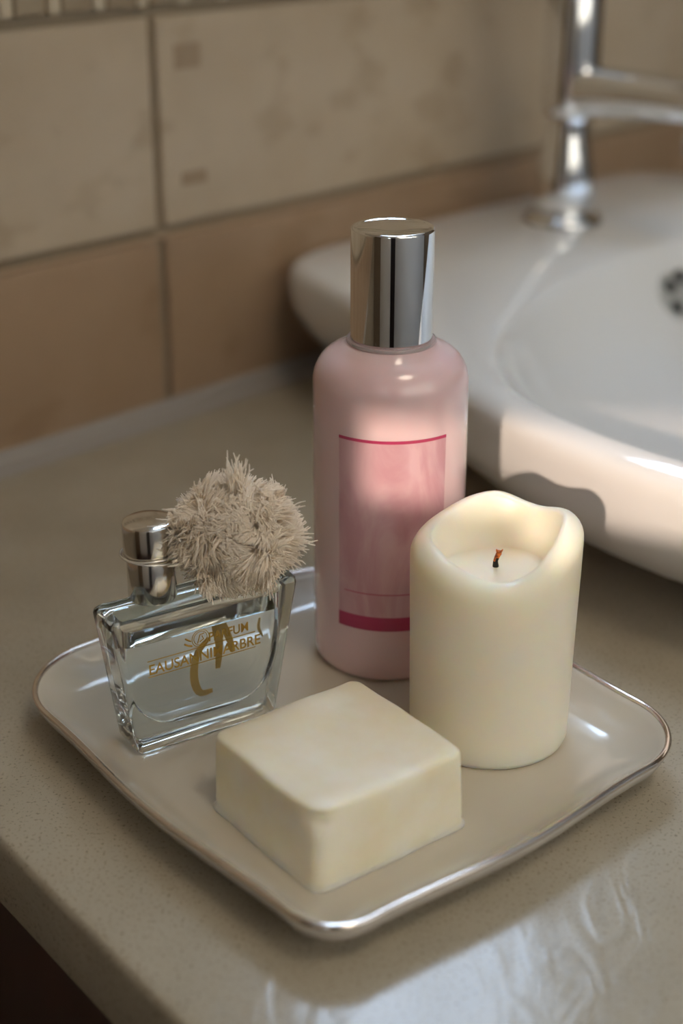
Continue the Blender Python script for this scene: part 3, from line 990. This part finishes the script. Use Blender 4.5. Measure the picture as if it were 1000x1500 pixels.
# ------------------------------------------------------------------ light
W = bpy.data.worlds.new('World'); bpy.context.scene.world = W
W.use_nodes = True
bg = W.node_tree.nodes['Background']
bg.inputs['Color'].default_value = (0.56, 0.74, 1.0, 1)
bg.inputs['Strength'].default_value = 19.0

def area(name, w, p, z, sx, sy, toward_p, portal=True, energy=0, col=(1, 1, 1)):
    l = bpy.data.lights.new(name, 'AREA')
    l.shape = 'RECTANGLE'; l.size = sx; l.size_y = sy
    l.energy = energy; l.color = col
    o = bpy.data.objects.new(name, l)
    C.objects.link(o)
    o.location = wp(w, p, z)
    d = wp(0, toward_p, 0)
    o.rotation_euler = d.to_track_quat('-Z', 'Z').to_euler()
    if portal: l.cycles.is_portal = True
    return o
area('window_daylight', (WIN1[0] + WIN1[1]) / 2, P_BACK - 0.10, (WIN1[2] + WIN1[3]) / 2, WIN1[1] - WIN1[0], WIN1[3] - WIN1[2], 1)
area('window_behind_daylight', (WIN2[0] + WIN2[1]) / 2, P_FRONT + 0.11, (WIN2[2] + WIN2[3]) / 2, WIN2[1] - WIN2[0], WIN2[3] - WIN2[2], -1)
pl = area('sun_slot_daylight', 0, 0, 0, SUN_SLOT[1] - SUN_SLOT[0], SUN_SLOT[3] - SUN_SLOT[2], 1)  # portal of the added slot window
pl.location = SLANT @ Vector(((SUN_SLOT[0] + SUN_SLOT[1]) / 2, S_WALL - 0.11, (SUN_SLOT[2] + SUN_SLOT[3]) / 2))
pl.rotation_euler = (SLANT.to_3x3() @ Vector((0, 1, 0))).to_track_quat('-Z', 'Z').to_euler()
# unseen fill lamp added under the ceiling, soft and warm
l = bpy.data.lights.new('warm_fill', 'AREA'); l.shape = 'DISK'; l.size = 0.5; l.energy = 6; l.color = (1.0, 0.86, 0.68)
o = bpy.data.objects.new('warm_fill', l); C.objects.link(o); o.location = wp(0.2, 0.5, Z_CEIL - 0.02)

s = bpy.data.lights.new('low_sun', 'SUN'); s.energy = 3.5; s.angle = R(0.35); s.color = (1.0, 0.79, 0.64)
so_ = bpy.data.objects.new('low_sun', s); C.objects.link(so_)
SE = R(18); sd = Vector((-0.259, -0.966, 0)).normalized(); sd = Vector((sd.x * math.cos(SE), sd.y * math.cos(SE), math.sin(SE)))
so_.rotation_euler = (-sd).to_track_quat('-Z', 'Y').to_euler()
so_.location = (1, -1.5, 1)

# ------------------------------------------------------------------ camera
cam = bpy.data.cameras.new('camera')
cam.sensor_fit = 'VERTICAL'; cam.sensor_height = 36; cam.lens = 52.8
cam.clip_start = 0.01; cam.clip_end = 50
co = bpy.data.objects.new('camera', cam); C.objects.link(co)
co.location = (0, 0, 0.30); co.rotation_euler = (R(90 - 24), 0, 0)
cam.dof.use_dof = True
cam.dof.focus_distance = 0.525
cam.dof.aperture_fstop = 5.0
cam.dof.aperture_blades = 0
sc = bpy.context.scene
sc.camera = co
sc.view_settings.view_transform = 'Standard'
sc.view_settings.look = 'None'
sc.view_settings.gamma = 1
sc.view_settings.exposure = -0.05
sc.cycles.use_denoising = True
sc.cycles.max_bounces = 16
sc.cycles.transmission_bounces = 14
sc.cycles.glossy_bounces = 6
sc.cycles.diffuse_bounces = 12
sc.cycles.sample_clamp_indirect = 10.0
